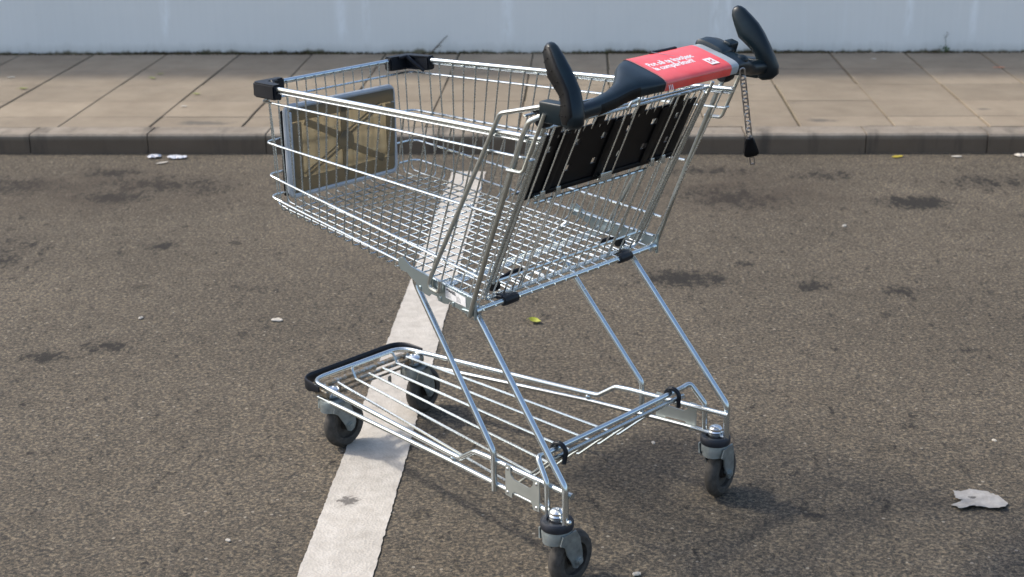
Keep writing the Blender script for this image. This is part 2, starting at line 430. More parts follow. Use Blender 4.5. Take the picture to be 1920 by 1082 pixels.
for a, b in zip(rows, rows[1:]):
    for k in range(-22, 32):
        x0 = -2.51 + .419*k + random.uniform(-.003, .003)
        ga = .0021 if a > 3.65 else .0025
        fbox(bm, x0+.0042, x0+.4148, a+ga, b-ga, .04, KZ + random.uniform(-.0015, .0015), .002)
nslab = len(bm.faces)
fbox(bm, -9.5, 9.5, 3.599, 5.50, .0, .078)
bm.faces.ensure_lookup_table()
for f in bm.faces[nslab:]: f.material_index = 1
tag(finish('pavement', bm, [M_PAVE, M_JOINT], smooth=False), 'beige concrete slab pavement along the wall', kind='structure')
# ---- wall
t = NT('painted_wall'); c = t.coord()
f = t.noise(c, 1.2, 4, .6); s1 = t.noise(t.map(c, (7, 7, .35)), 2.2, 4, .62)
s2 = t.noise(t.map(c, (60, 60, 2)), 1.0, 3, .6)
wc = t.ramp(f, [(.3, (.725, .735, .705)), (.7, (.79, .79, .755))])
wc = t.mix(t.ramp(s1, [(.62, 0.0), (.82, .30)]), wc, (.84, .86, .85))
wc = t.mix(.18, wc, t.ramp(s2, [(.3, .93), (.7, 1.06)]), 'MULTIPLY')
zz = t.sep(c)[2]
gn = t.noise(t.map(c, (1, 1, .4)), 11, 5, .7)
gr = t.ramp(t.math('ADD', zz, t.math('MULTIPLY', t.math('SUBTRACT', gn, .5), -.09)), [(.090, 1.0), (.104, .22), (.150, 0.0)])
wc = t.mix(gr, wc, (.15, .135, .085))
spots = t.noise(c, 30, 4, .7)
wc = t.mix(t.ramp(spots, [(.70, 0.0), (.75, .35)]), wc, (.35, .35, .33))
tot = None
for (x, rx) in [(-.56, .05), (-1.50, .05), (-1.36, .03), (.62, .05), (.68, .03), (1.69, .035), (2.05, .03), (-2.5, .04)]:
    p = t.math('SUBTRACT', 1.0, t.math('ABSOLUTE', t.math('DIVIDE', t.math('SUBTRACT', t.sep(c)[0], x), rx)))
    tot = p if tot is None else t.math('MAXIMUM', tot, p)
dr = t.math('MULTIPLY', t.math('MAXIMUM', tot, 0.0), t.ramp(t.noise(t.map(c, (14, 14, 3)), 2, 4, .7), [(.36, 0.0), (.56, 1.0)]))
dr = t.math('MULTIPLY', dr, t.ramp(zz, [(.14, 0.0), (.22, 1.0)]))
wc = t.mix(t.math('MULTIPLY', dr, .75), wc, (.92, .94, .93))
t.set(Base_Color=wc, Roughness=.7); t.bump(t.noise(t.map(c, (90, 90, 6)), 1.0, 3), .12, .003)
bm = bmesh.new(); fbox(bm, -9.4, 9.4, 5.46, 5.76, .0, 2.65, .01)
tag(finish('wall', bm, t.m, smooth=False), 'long pale blue grey painted wall behind the pavement', 'wall')
# ---- moss and dirt in the corner of wall and pavement
t = NT('moss'); c = t.coord()
t.set(Base_Color=t.ramp(t.noise(c, 25, 3), [(.3, (.045, .036, .018)), (.5, (.075, .060, .028)), (.7, (.055, .062, .018))]), Roughness=.95)
bm = bmesh.new(); x = -4.2
while x < 3.6:
    dens = .5 + .5*math.sin(x*2.3) + .4*math.sin(x*7.1+1)
    if random.random() < .42 + .4*dens:
        h = random.uniform(.003, .012)*(1 + max(0, dens)*.6); p = fr(x, 5.452 - random.uniform(0, .022), KZ)
        a = random.uniform(0, 6.28); w = random.uniform(.003, .009)
        dx, dy = math.cos(a)*w, math.sin(a)*w
        q = [p + Vector((dx, dy, 0)), p - Vector((dx, dy, 0)), p + Vector((random.gauss(0, .006)-dx*.4, random.gauss(-.004, .003), h)), p + Vector((dx*.6, dy*.6, h*.8))]
        vv = [bm.verts.new(z) for z in q]; bm.faces.new((vv[0], vv[1], vv[2], vv[3]))
    x += .0022
tag(finish('moss', bm, t.m, smooth=False), 'thin brown and green moss along the foot of the wall', 'moss', kind='stuff')

# ================================================================== SMALL THINGS ON THE GROUND
def leafmat(name, col):
    t = NT(name); c = t.coord()
    t.set(Base_Color=t.ramp(t.noise(c, 120, 3), [(.3, tuple(v*.7 for v in col)), (.7, col)]), Roughness=.5); return t.m
M_LEAF = leafmat('yellow_green_leaf', (.36, .38, .03)); M_LEAF2 = leafmat('pale_green_leaf', (.34, .36, .10))
M_GREEN = leafmat('weed_leaf', (.05, .13, .025)); M_STEM = plain('dry_stem', (.07, .055, .035), .9)
t = NT('paper'); c = t.coord()
pc = t.ramp(t.noise(c, 40, 5, .65), [(.3, (.26, .245, .22)), (.6, (.37, .35, .32)), (.8, (.44, .42, .385))])
hl_ = t.math('ADD', t.blob(c, -.014, .010, .013, .010), t.math('MULTIPLY', t.math('SUBTRACT', t.noise(c, 120, 4, .7), .5), 1.6))
pc = t.mix(t.ramp(hl_, [(.25, 0.0), (.5, .85)]), pc, (.06, .055, .05))
t.set(Base_Color=pc, Roughness=.9); t.bump(t.noise(c, 70, 4, .6), .5, .003); M_PAPER = t.m
M_PLAST = plain('clear_film', (.70, .70, .72), .12, 0, (60, .1)); M_YEL = plain('yellow_scrap', (.55, .42, .05), .6)
M_ORG = plain('orange_scrap', (.60, .25, .14), .6); M_CHIP = plain('pale_chip', (.55, .50, .42), .8, 0, (80, .2))
def leaf(name, loc, L, Wd, rot, mat, label, cat, group=None, curl=.25, fold=.3):
    bm = bmesh.new(); n = 8; rows_ = []
    for i in range(n+1):
        s = i/n; hw = Wd/2*math.sin(math.pi*min(1, s*1.02)**.8)*(1-.25*s) + .0003
        z = curl*L*(s-.5)**2 + .002
        rows_.append([bm.verts.new((L*(s-.5), k*hw, z + fold*hw*(abs(k)))) for k in (-1, -.5, 0, .5, 1)])
    for a, b in zip(rows_, rows_[1:]):
        for k in range(4): bm.faces.new((a[k], a[k+1], b[k+1], b[k]))
    tube(bm, [(-L*.5, 0, .002+curl*L*.25), (-L*.78, .002, .002)], .0006, 5)
    o = finish(name, bm, mat); o.location = loc; o.rotation_euler = (0, 0, rot)
    return tag(o, label, cat, group)
def scrap(name, loc, sx, sy, rot, mat, label, cat, group=None, n=9, crum=.25, seed=1, thick=.0012, lift=.003, notch=0):
    """small torn flake with a ragged outline and real thickness"""
    rnd = random.Random(seed); bm = bmesh.new()
    K = n*4; ring = []
    for k in range(K):
        a = 2*math.pi*k/K; rr = 1 + rnd.gauss(0, .09)
        if notch and abs(a - math.pi) < .5: rr *= 1 - notch*(1-abs(a-math.pi)/.5)
        ring.append((math.cos(a)*rr*sx/2, math.sin(a)*rr*sy/2))
    top = []
    for s in (0.25, .5, .75, 1):
        top.append([bm.verts.new((x*s, y*s, lift + thick + rnd.uniform(0, crum*min(sx, sy)*.25)*(1 if s < 1 else .6))) for x, y in ring])
    ctr = bm.verts.new((0, 0, lift+thick))
    for k in range(K): bm.faces.new((ctr, top[0][k], top[0][(k+1) % K]))
    for a, b in zip(top, top[1:]):
        for k in range(K): bm.faces.new((a[k], b[k], b[(k+1) % K], a[(k+1) % K]))
    low = [bm.verts.new(v.co - Vector((0, 0, thick))) for v in top[-1]]
    for k in range(K): bm.faces.new((top[-1][k], low[k], low[(k+1) % K], top[-1][(k+1) % K]))
    bm.faces.new(low[::-1])
    o = finish(name, bm, mat, ang=25); o.location = loc; o.rotation_euler = (0, 0, rot)
    return tag(o, label, cat, group)
leaf('leaf', (-.270, 1.326, .001), .046, .034, R(-35), M_LEAF, 'yellow green curled leaf lying on the asphalt behind the trolley', 'leaf', curl=.9, fold=.5)
for (x, y, a, s, lb) in [(-2.971, 4.401, 20, .05, 'pale green leaf on the paving at the far left edge'),
                         (-2.385, 4.68, -20, .045, 'pale green leaf, nearer of two together on the shaded paving edge'),
                         (-2.375, 4.80, 50, .04, 'small green leaf, nearer the wall of two lying together'),
                         (-2.051, 4.280, 10, .045, 'pale green leaf lying across a paving joint left of the trolley basket')]:
    leaf('leaf', (x, y, KZ+.002), s, s*.6, R(a), M_LEAF2, lb, 'leaf', 'small leaves on the pavement', curl=.5)
PT = [(-.0486, .049), (-.0351, .0387), (-.0068, .045), (.027, .0434), (.0459, .0227), (.0567, -.0006), (.0592, -.0136), (.0456, -.0424), (.0298, -.048), (.0001, -.0388), (-.0275, -.0397), (-.057, -.0535), (-.0636, -.046), (-.0641, -.0332), (-.0702, -.0231), (-.0532, -.0173), (-.0392, -.0091), (-.0531, .0036), (-.0518, .0248)]
bm = bmesh.new(); rnd = random.Random(5); K = len(PT)*5; ring = []
for k in range(K):
    a, b = PT[k//5], PT[(k//5+1) % len(PT)]; q = (k % 5)/5
    ring.append((a[0]+(b[0]-a[0])*q + rnd.gauss(0, .0009), a[1]+(b[1]-a[1])*q + rnd.gauss(0, .0013)))
ph_ = lambda x, y: .0045 + .10*(y+.035)*.16 + .0016*math.sin(x*95+y*60) + .0012*math.sin(y*170-x*40) + max(0, -.022-y)*.25
top = [[bm.verts.new((x*s_+.006*(1-s_), y*s_, ph_(x*s_, y*s_))) for x, y in ring] for s_ in (.3, .55, .8, 1)]
bm.faces.new(top[0])
for a, b in zip(top, top[1:]):
    for k in range(K): bm.faces.new((a[k], b[k], b[(k+1) % K], a[(k+1) % K]))
low = [bm.verts.new(v.co - Vector((0, 0, .0012))) for v in top[-1]]
for k in range(K): bm.faces.new((top[-1][k], low[k], low[(k+1) % K], top[-1][(k+1) % K]))
bm.faces.new(low[::-1])
pp = finish('paper_scrap', bm, M_PAPER, ang=50); pp.location = (.783, .195, .0)
tag(pp, 'torn off-white paper scrap lying on the asphalt right of the trolley', 'paper')
LG = 'bits of litter along the kerb'
scrap('plastic_scrap', (-2.011, 3.348, .001), .06, .05, .3, M_PLAST, 'crumpled clear plastic scrap on the asphalt under the left kerb', 'litter', LG, 6, .8, 11)
scrap('plastic_scrap', (-1.907, 3.340, .001), .085, .05, -.1, M_PLAST, 'shiny white plastic scrap, largest of the bits under the left kerb', 'litter', LG, 6, .7, 12)
scrap('paper_strip', (-1.949, 3.245, .001), .055, .018, .7, M_CHIP, 'narrow cream paper strip lying in front of the shiny scraps', 'litter', LG, 6, .4, 13)
scrap('yellow_scrap', (1.235, 3.415, .001), .055, .025, .5, M_YEL, 'small yellow scrap on the asphalt by the right kerb', 'litter', LG, 5, .6, 14)
scrap('paper_scrap', (1.49, 3.42, .001), .045, .02, .1, M_CHIP, 'small white paper scrap by the kerb right of the yellow scrap', 'litter', LG, 5, .5, 15)
scrap('paper_scrap', (1.775, 3.44, .001), .07, .035, -.2, M_CHIP, 'white crumpled scrap by the kerb at the right edge', 'litter', LG, 5, .9, 16)
scrap('orange_scrap', (2.08, 5.025, KZ+.001), .07, .02, .2, M_ORG, 'thin orange scrap on the shaded paving near the right edge', 'litter', None, 5, .5, 17)
scrap('paper_scrap', (1.466, 5.27, KZ+.001), .03, .02, .2, M_CHIP, 'tiny pale scrap on the paving near the wall and the weed', 'litter', None, 5, .5, 18)
scrap('paper_scrap', (-2.041, 3.993, KZ+.001), .028, .018, .2, M_CHIP, 'tiny cream scrap on the paving nearest the left kerb', 'litter', None, 5, .5, 19)
scrap('paper_scrap', (-3.15, 4.70, KZ+.001), .04, .02, .2, M_CHIP, 'pale pinkish scrap on the paving at the left edge', 'litter', None, 5, .5, 20)
for i, (x, y, s, lb) in enumerate([(-1.063, 1.322, .034, 'white flat stone chip on the asphalt left of the painted line'),
                                   (.834, 2.368, .022, 'small white stone chip near the dark oil stain on the right'),
                                   (.051, .479, .013, 'small white stone chip between rack and far rear wheel'),
                                   (-.898, -.049, .014, 'small white stone chip at the lower left of the painted line'),
                                   (-.012, -.163, .020, 'white stone chip on the asphalt beside the nearest wheel'),
                                   (-1.49, 1.33, .02, 'pale stone chip far left of the painted line'),
                                   (.90, .52, .012, 'tiny white stone chip above the torn paper scrap')]):
    scrap('stone_chip', (x, y, .0), s, s*.6, i*.9, M_CHIP, lb, 'stone', 'pale stone chips on the asphalt', 4, 1.0, 30+i, .003, .001)
# weed at the foot of the wall and a dry stem
we = bpy.data.objects.new('weed', None); COL.objects.link(we); we.location = fr(1.90, 5.425, KZ); we.scale = (.75, .75, .75)
tag(we, 'small green weed growing at the foot of the wall', 'weed')
bm = bmesh.new(); tube(bm, [(0, 0, -.01), (.004, 0, .05), (-.006, -.004, .11), (.004, -.003, .16)], .0018, 5, .02)
tube(bm, [(-.004, -.003, .10), (-.02, -.006, .14)], .0012, 5); tube(bm, [(0, 0, .12), (.016, -.006, .15)], .0012, 5)
finish('stem', bm, M_STEM, we)
bm = bmesh.new()
for k in range(26):
    a = random.uniform(0, 6.28); z = random.uniform(.0, .055); l = random.uniform(.018, .034)
    p = Vector((random.gauss(0, .010), random.gauss(-.003, .004), z)); q = p + Vector((math.cos(a)*l, -abs(math.sin(a))*l*.6, random.uniform(.0, .025)))
    s = Vector((-math.sin(a), math.cos(a)*.4, .4))*l*.28; m_ = (p+q)/2
    bm.faces.new([bm.verts.new(v) for v in (p, m_+s, q, m_-s)])
finish('leaves', bm, M_GREEN, we, smooth=False)
bm = bmesh.new(); tube(bm, [fr(-1.0, 5.40, KZ), fr(-.955, 5.43, .135), fr(-.90, 5.456, .19)], [.0045, .0035, .0015], 6)
tube(bm, [fr(-.965, 5.425, .125), fr(-.935, 5.435, .135)], .0018, 5)
tag(finish('dry_stem', bm, M_STEM), 'thin dark dry stem leaning on the wall behind the basket', 'stem')

# ================================================================== THE SHOPPING CART
cart = bpy.data.objects.new('shopping_cart', None); COL.objects.link(cart); cart.rotation_euler = (0, 0, TH)
cart.location = (-.0010, -.0216, .0119); cart.scale = (.99245,)*3
tag(cart, 'empty wire supermarket trolley with red advert panel on its handle, standing across the white line', 'shopping cart')
# cart frame: x towards the handle, y to the far side, z up
SIDE = lambda x: .235 + .075*(x + .94)                 # half width of the basket at x
FLZ = lambda x: .6235 - .0885*(x + .932)               # floor height
RIMZ = lambda x: .908 + .0365*(x + .95)                # rim height
FRX = lambda z: -.947 + (.875 - z)*.055                # front panel leans a little
HW = [((-.947, .874), (-.030, .900)), ((-.940, .778), (-.128, .771)), ((-.937, .701), (-.186, .630)), ((-.933, .650), (-.206, .581))]
NV = 24
def side_xt(i): return -.917 + .0382*i
def side_xb(i): return -.892 + .0298*i
# ---- sides
for s in (-1, 1):
    bm = bmesh.new()
    for (x0, z0), (x1, z1) in HW:
        tube(bm, [(x0+.05, s*(SIDE(x0+.05)), z0 + (z1-z0)*.05/(x1-x0)), (x1, s*SIDE(x1), z1)], .0027, 7)
    # thin twin wire under the rim
    tube(bm, [(-.87, s*(SIDE(-.87)+.001), RIMZ(-.87)-.0085), (-.02, s*(SIDE(-.02)+.001), RIMZ(-.02)-.0085)], .0022, 6)
    for i in range(NV):
        xt, xb = side_xt(i) + random.gauss(0, .002), side_xb(i) + random.gauss(0, .0009)
        zf = FLZ(xb); off = -.0042
        x1 = xt + (xb-xt)*.05
        tube(bm, [(xt, s*(SIDE(xt)+off+.002), RIMZ(xt)-.006), (xt+(xb-xt)*.45 + random.gauss(0, .0022), s*(SIDE(xt*.55+xb*.45)+off), RIMZ(xt)*.55+zf*.45),
                  (xb, s*(SIDE(xb)+off), zf), (xb, s*(SIDE(xb)+off-.03), zf)], .0019, 6, .022, seg=5)
    finish('basket_side', bm, M_ZINC, cart)
# ---- front
bm = bmesh.new()
for (x0, z0), (x1, z1) in HW:
    xs = x0+.05; ys = SIDE(xs); zs = z0 + (z1-z0)*.05/(x1-x0); yc = SIDE(x0)
    tube(bm, [(xs, -ys, zs), (x0, -yc, z0), (x0, yc, z0), (xs, ys, zs)], .0027, 7, .03, seg=6)
FY = [(-7.5+i)*.0287 for i in range(16)]
for y in FY:
    zt = .910; zb = FLZ(-.925)+.004; yy = y + random.gauss(0, .0008)
    tube(bm, [(FRX(zt)+.005, yy, zt), (FRX(.75)+.005+random.gauss(0, .0016), yy+random.gauss(0, .0016), .75), (FRX(zb)+.005, yy, zb), (FRX(zb)+.035, yy*1.005, zb-.0025)], .0017, 6, .022)
finish('basket_front', bm, M_ZINC, cart)
# ---- floor
bm = bmesh.new()
for y in FY:
    k = SIDE(-.23)/SIDE(-.90)*.97
    tube(bm, [(FRX(.62)+.035, y*1.005, FLZ(-.9)+.0022), (-.235, y*k, FLZ(-.235)+.0038)], .0018, 6)
for i in range(NV):
    xb = side_xb(i); e = SIDE(xb)-.033
    tube(bm, [(xb, -e, FLZ(xb)), (xb, e, FLZ(xb))], .0017, 6)
for x in (-.36,):   # flat stay under the floor
    rbox(bm, (x, 0, FLZ(x)-.012), (.026, 2*SIDE(x)-.02, .004), .001)
finish('basket_floor', bm, M_ZINC, cart)
# ---- rim tube
bm = bmesh.new()
tube(bm, [(-.012, -SIDE(-.012), RIMZ(-.012)), (-.952, -SIDE(-.952), RIMZ(-.952)), (-.952, SIDE(-.952), RIMZ(-.952)), (-.012, SIDE(-.012), RIMZ(-.012))], .0061, 10, .02)
finish('rim_tube', bm, M_TUBE, cart)
# ---- corner caps
for s in (-1, 1):
    bm = bmesh.new(); o_, i_ = .013, .012
    xo, yo = -.952-o_, SIDE(-.952)+o_
    P = [(-.872, SIDE(-.872)+o_), (xo+.016, yo+.001), (xo+.005, yo-.004), (xo, yo-.015), (xo, .166), (xo+o_+i_, .166), (xo+o_+i_, SIDE(-.925)-i_-.002), (-.872, SIDE(-.872)-i_)]
    for lay, (z0, z1) in enumerate([(.884, .9185)]):
        prism(bm, P, 1, lambda u_, v_, w_: Vector((u_, s*v_, (z0 if w_ == 0 else z1) + (.0365*(u_+.95)))))
    bmesh.ops.bevel(bm, geom=[e for e in bm.edges if e.calc_length() > .004], offset=.0035, segments=2, affect='EDGES')
    # diagonal stiffening rib on the inner faces
    y_in = SIDE(-.925)-i_-.002; xi = xo+o_+i_
    A_, B_ = Vector((xi+.002, s*(y_in-.030), .919)), Vector((-.885, s*(SIDE(-.885)-i_-.001), .885))
    C_ = Vector((xi+.010, s*(y_in-.012), .9215))
    tube(bm, [A_ - Vector((0,0,.004)), C_ - Vector((0,0,.004)), B_], [.004, .005, .004], 8)
    finish('corner_cap', bm, M_NAVY, cart)
# ---- poster holder inside the front
px0, px1, pz0, pz1, pxx = -.182, .152, .640, .852, -.921
bm = bmesh.new()
P0 = [(pxx, px0, pz0), (pxx, px1, pz0), (pxx-.004, px1, pz1), (pxx-.004, px0, pz1)]
tube(bm, P0, .0072, 8, .016, closed=True)
rbox(bm, (pxx-.004, px0+.004, (pz0+pz1)/2), (.022, .014, pz1-pz0-.02), .003)
ph = finish('poster_holder', bm, M_GREYP, cart)
bm = bmesh.new(); rbox(bm, (pxx-.003, (px0+px1)/2, (pz0+pz1)/2), (.003, px1-px0-.006, pz1-pz0-.006), .001)
finish('pane', bm, M_SMOKE, ph)
bm = bmesh.new(); cy, cz = (px0+px1)/2+.004, (pz0+pz1)/2
W2, H2 = (px1-px0)/2-.006, (pz1-pz0)/2-.006
for (yy, zz_, sy, sz) in [(cy, cz+H2-.014, 2*W2, .030), (cy, cz-H2+.016, 2*W2, .034), (cy-W2+.014, cz, .030, 2*H2-.066), (cy+W2-.012, cz, .028, 2*H2-.066), (cy-.002, cz+H2*.45, .018, H2*.75)]:
    rbox(bm, (pxx+.003, yy, zz_), (.0035, sy, sz), .0008)
for a, b in ((1, 1), (1, -1), (-1, 1), (-1, -1)):
    A_, B_ = Vector((0, cy+a*.018, cz+b*.016)), Vector((0, cy+a*(W2-.04), cz+b*(H2-.034)))
    dd = (B_-A_); ang = math.atan2(dd.z, dd.y)
    rbox(bm, (pxx+.0045, (A_.y+B_.y)/2, (A_.z+B_.z)/2), (.005, dd.length, .017 if a*b < 0 else .005), .001, Matrix.Rotation(ang, 3, 'X'))
    if a*b > 0: rbox(bm, (pxx+.0045, (A_.y+B_.y)/2-.008, (A_.z+B_.z)/2+.008), (.005, dd.length, .003), .0008, Matrix.Rotation(ang, 3, 'X'))
rbox(bm, (pxx-.001, cy, cz-H2*.5), (.004, .012, H2*.8), .0005)
lathe(bm, [(.0, .0), (.024, .0), (.024, .006), (.0, .0065)], (pxx+.003, cy, cz), Matrix.Rotation(R(90), 3, 'Y'), 20)
finish('cross_rib', bm, M_SMOKE2, ph)
bm = bmesh.new(); rbox(bm, (pxx-.013, px0-.002, (pz0+pz1)/2-.004), (.008, .012, pz1-pz0-.008), .002)  # black strip added: the dark, shaded gap beside the holder as a solid
finish('gap_strip', bm, M_BLACK, ph)
# ---- gusset plates carrying the basket
GP = [(-.446, .612), (-.430, .619), (-.404, .604), (-.330, .594), (-.201, .582), (-.203, .545), (-.217, .543), (-.256, .550), (-.271, .551), (-.281, .558), (-.286, .551), (-.299, .549), (-.317, .551),
      (-.321, .559), (-.339, .560), (-.346, .553), (-.361, .555), (-.382, .559), (-.388, .573), (-.407, .581), (-.417, .588), (-.438, .589), (-.446, .600)]
for s in (-1, 1):
    bm = bmesh.new()
    prism(bm, GP, .0025, lambda u_, v_, w_: Vector((u_, s*(SIDE(u_)+.0035+w_), v_)))
    for x, z_ in ((-.374, .564), (-.308, .557), (-.268, .5555)):    # pressed ribs
        rbox(bm, (x, s*(SIDE(x)+.0062), z_), (.006, .003, .010), .001)
    rbox(bm, (-.225, s*(SIDE(-.225)+.0064), .552), (.030, .003, .004), .001)
    rbox(bm, (-.2, s*(SIDE(-.2)+.0065), .562), (.006, .006, .046), .002)
    g = finish('gusset_plate', bm, M_SHEET, cart)
    if s < 0:
        bm = bmesh.new(); ux = Vector((1, -.075, -.135)).normalized(); uz = Vector((0, 0, 1)); on = Vector((-.075, -1, 0)).normalized()
        o0 = Vector((-.291, -(SIDE(-.291)+.0064), .5645))
        mp = lambda u_, v_, w_: o0 + ux*u_ + uz*v_ + on*w_
        prism(bm, [(0, 0), (.063, .0035), (.063, .0235), (0, .0235)], .0006, mp, 0)
        text_into(bm, 'WANZL', .0085, lambda a, b, c_: mp(.002+a, .0162+b, .001), 1, .0004)
        for k in range(6):
            y_ = .0035 + k*.0019
            text_into(bm, ('Typ D 155 RC 11/07', 'Made in Germany', 'Art. 23 10 4471', 'Max. 120 kg 15 kg', 'DIN EN 1929-1', 'Tel. 08221 7290')[k], .0021, lambda a, b, c_: mp(.002+a, y_+b, .001), 2)
            text_into(bm, ('wanzl metallwaren', 'D-89336 Leipheim', 'www.wanzl.com', 'BJ 2009  A 1033', 'EN 1929  155 l', 'Nr. 0041 22 7')[k], .0021, lambda a, b, c_: mp(.034+a, y_+.0018+b, .001), 2)
        tag(finish('rating_label', bm, [M_WHITE, M_INK, M_INKG], g, smooth=False), 'white label with bold black heading and fine print')
# ---- rear bar under the basket with its clips
bm = bmesh.new()
tube(bm, [(-.208, -.289, .5545), (-.208, .289, .5545)], .0062, 10)
for s in (-1, 1): lathe(bm, [(.0, 0), (.0105, 0), (.0105, .012), (.0, .0125)], (-.207, s*.281, .5545), Matrix.Rotation(R(-90*s), 3, 'X'), 14)
for i in range(16): tube(bm, [(-.26, FY[i]*1.26, FLZ(-.26)+.003), (-.208, FY[i]*1.26, .5605), (-.2005, FY[i]*1.26, .553)], .0017, 5)
rb = finish('rear_bar', bm, M_TUBE, cart)
for s in (-1, 1):
    bm = bmesh.new()
    lathe(bm, [(.006, -.0215), (.0105, -.020), (.0112, -.010), (.0112, .012), (.0105, .020), (.006, .0215)], (-.208, s*.188, .5545), Matrix.Rotation(R(90), 3, 'X'), 16)
    rbox(bm, (-.219, s*.197, .561), (.022, .03, .010), .003)
    finish('clip_sleeve', bm, M_NAVY, rb)
# ---- rear gate
GX = lambda z, o=0.0: -.044 + .466*(z - .951) + o        # plane of the gate
bm = bmesh.new()
tube(bm, [(GX(.962), -.265, .962), (GX(.566)-.002, -.247, .562), (GX(.566)-.002, .247, .562), (GX(.962), .265, .962)], .0042, 8, .018)
for s in (-1, 1): tube(bm, [(GX(.94), s*.253, .94), (GX(.60), s*.236, .60)], .0036, 7)
tube(bm, [(GX(.951), -.262, .951), (GX(.951), .262, .951)], .0034, 8)
tube(bm, [(GX(.951)-.012, -.255, .9535), (GX(.951)-.012, .255, .9535)], .0026, 8)
tube(bm, [(GX(.779), -.206, .779), (GX(.779), .152, .779)], .0036, 8)
tube(bm, [(GX(.61), -.236, .605), (GX(.61), .236, .605)], .0026, 8)
LY = [-.236, -.199, -.154, -.018, .014, .150, .188, .229]
for y in LY:
    yb = y*.97
    if abs(y) < .03: tube(bm, [(GX(.953, .004), y, .953), (GX(.785, .004), y+.005, .785)], .0019, 6)
    else: tube(bm, [(GX(.953, .004), y, .953), (GX(.566, .004), yb, .566)], .0019, 6)
for k in range(14):
    y = -.198 + .0262*k
    if min(abs(y-l) for l in (-.199, -.154, .150)) < .006: continue
    tube(bm, [(GX(.783, .0045), y, .783), (GX(.566, .0045), y*.98, .566)], .0017, 6)
# hoop over the middle pair
tube(bm, [(GX(.945, .004), -.018, .945), (GX(.966, .004), -.016, .966), (GX(.966, .004), .012, .966), (GX(.945, .004), .014, .945)], .0032, 7, .012)
for (y, w) in ((-.196, .012), (-.150, .012), (-.002, .034), (.152, .012), (.190, .012)): rbox(bm, (GX(.797, .007), y, .797), (.006, w, .018), .0015)
gate_o = finish('rear_gate', bm, M_ZINC, cart)
# child seat frame folded flat inside the gate
bm = bmesh.new()
for k in range(20):
    y = -.238 + .02505*k
    tube(bm, [(GX(.953, -.013), y, .953), (GX(.80, -.032), y*.99, .80)], .0017, 6)
tube(bm, [(GX(.80, -.032), -.245, .80), (GX(.80, -.032), .245, .80)], .0026, 7)
tube(bm, [(GX(.95, -.075), -.235, .960), (GX(.95, -.075), .235, .960)], .0026, 7)
for k in range(20):
    y = -.226 + .0238*k
    tube(bm, [(GX(.95, -.075), y, .960), (GX(.83, -.055), y, .84)], .0015, 6)
for y in (-.2, .0, .2): rbox(bm, (GX(.79, -.008), y+.004, .790), (.012, .016, .010), .002)
finish('seat_frame', bm, M_ZINC, gate_o)
# folded black seat flap
us = [-.228]; vs_ = [.786, .797, .829, .842, .886, .899, .926]
holes_u = [-.200, -.115, -.034, .047, .128, .210]; hw = .0082
for hu in holes_u: us += [hu-hw, hu+hw]
us.append(.256); skip = set()
for i in range(len(holes_u)):
    skip.add((1+2*i, 2)); skip.add((1+2*i, 4))
skip.discard((1, 2))
bm = bmesh.new()
gridplate(bm, us, vs_, skip, lambda u_, v_, w_: Vector((GX(v_, -.016) - w_, u_, v_)), .006)
for yf in (-.165, -.008, .148): rbox(bm, (GX(.858, -.0145), yf, .857), (.004, .024, .142), .001, Matrix.Rotation(math.atan(.466), 3, 'Y'))
rbox(bm, (GX(.792, -.014), .014, .792), (.006, .480, .010), .002)
for yf in (-.2, -.07, .06, .19): rbox(bm, (GX(.934, -.018), yf, .936), (.012, .026, .030), .004, Matrix.Rotation(math.atan(.466), 3, 'Y'))
finish('seat_flap', bm, M_BLACK, gate_o, ang=30)
# black hinge bushings of the gate
for s in (-1, 1):
    bm = bmesh.new()
    lathe(bm, [(.0, -.016), (.013, -.016), (.015, -.006), (.015, .008), (.012, .016), (.0, .016)], (-.022, s*.285, .975), Matrix.Rotation(R(90), 3, 'X'), 16)
    rbox(bm, (-.034, s*.288, .992), (.024, .016, .012), .004)
    finish('hinge_bushing', bm, M_NAVY, gate_o)
    bm = bmesh.new()
    lathe(bm, [(.0, -.01), (.009, -.01), (.011, .0), (.009, .01), (.0, .01)], (-.235, s*.205, .580), Matrix.Rotation(R(90), 3, 'X'), 14)
    tube(bm, [(-.235, s*.205, .588), (-.230, s*.16, .600), (-.228, s*.13, .600)], .0045, 7, .02)
    finish('pivot_spring', bm, M_BLACK, gate_o)
# ---- upright posts that carry the handle
for s in (-1, 1):
    bm = bmesh.new(); yo = .0075
    Y_ = lambda x, o=.0075: s*(SIDE(x)+o)
    tube(bm, [(-.300, Y_(-.30, .0130), .600), (-.303, Y_(-.305, .0135), .572), (-.338, Y_(-.338, .0135), .577), (-.331, Y_(-.33, .012), .602), (-.117, s*.306, .977), (.012, s*.305, 1.0105)], .0047, 9, [0, .013, .013, .02, .022, 0])
    finish('front_post', bm, M_POST, cart)
    bm = bmesh.new()
    tube(bm, [(-.212, Y_(-.212, .012), .545), (-.155, Y_(-.155, .0115), .697), (-.055, Y_(-.055, .011), .942), (-.036, s*.314, .975), (-.008, s*.304, .990)], .0052, 9, .02)
    finish('rear_post', bm, M_POST, cart)
    bm = bmesh.new()
    tube(bm, [(.004, s*.3155, .995), (-.047, s*.3165, .881), (-.054, s*.317, .875), (-.092, s*.314, .8735)], .0040, 8, [0, .0, .008, 0])
    tube(bm, [(-.034, s*.304, .9005), (-.034, s*.3185, .9005)], .0027, 6)
    finish('post_loop', bm, M_POST, cart)

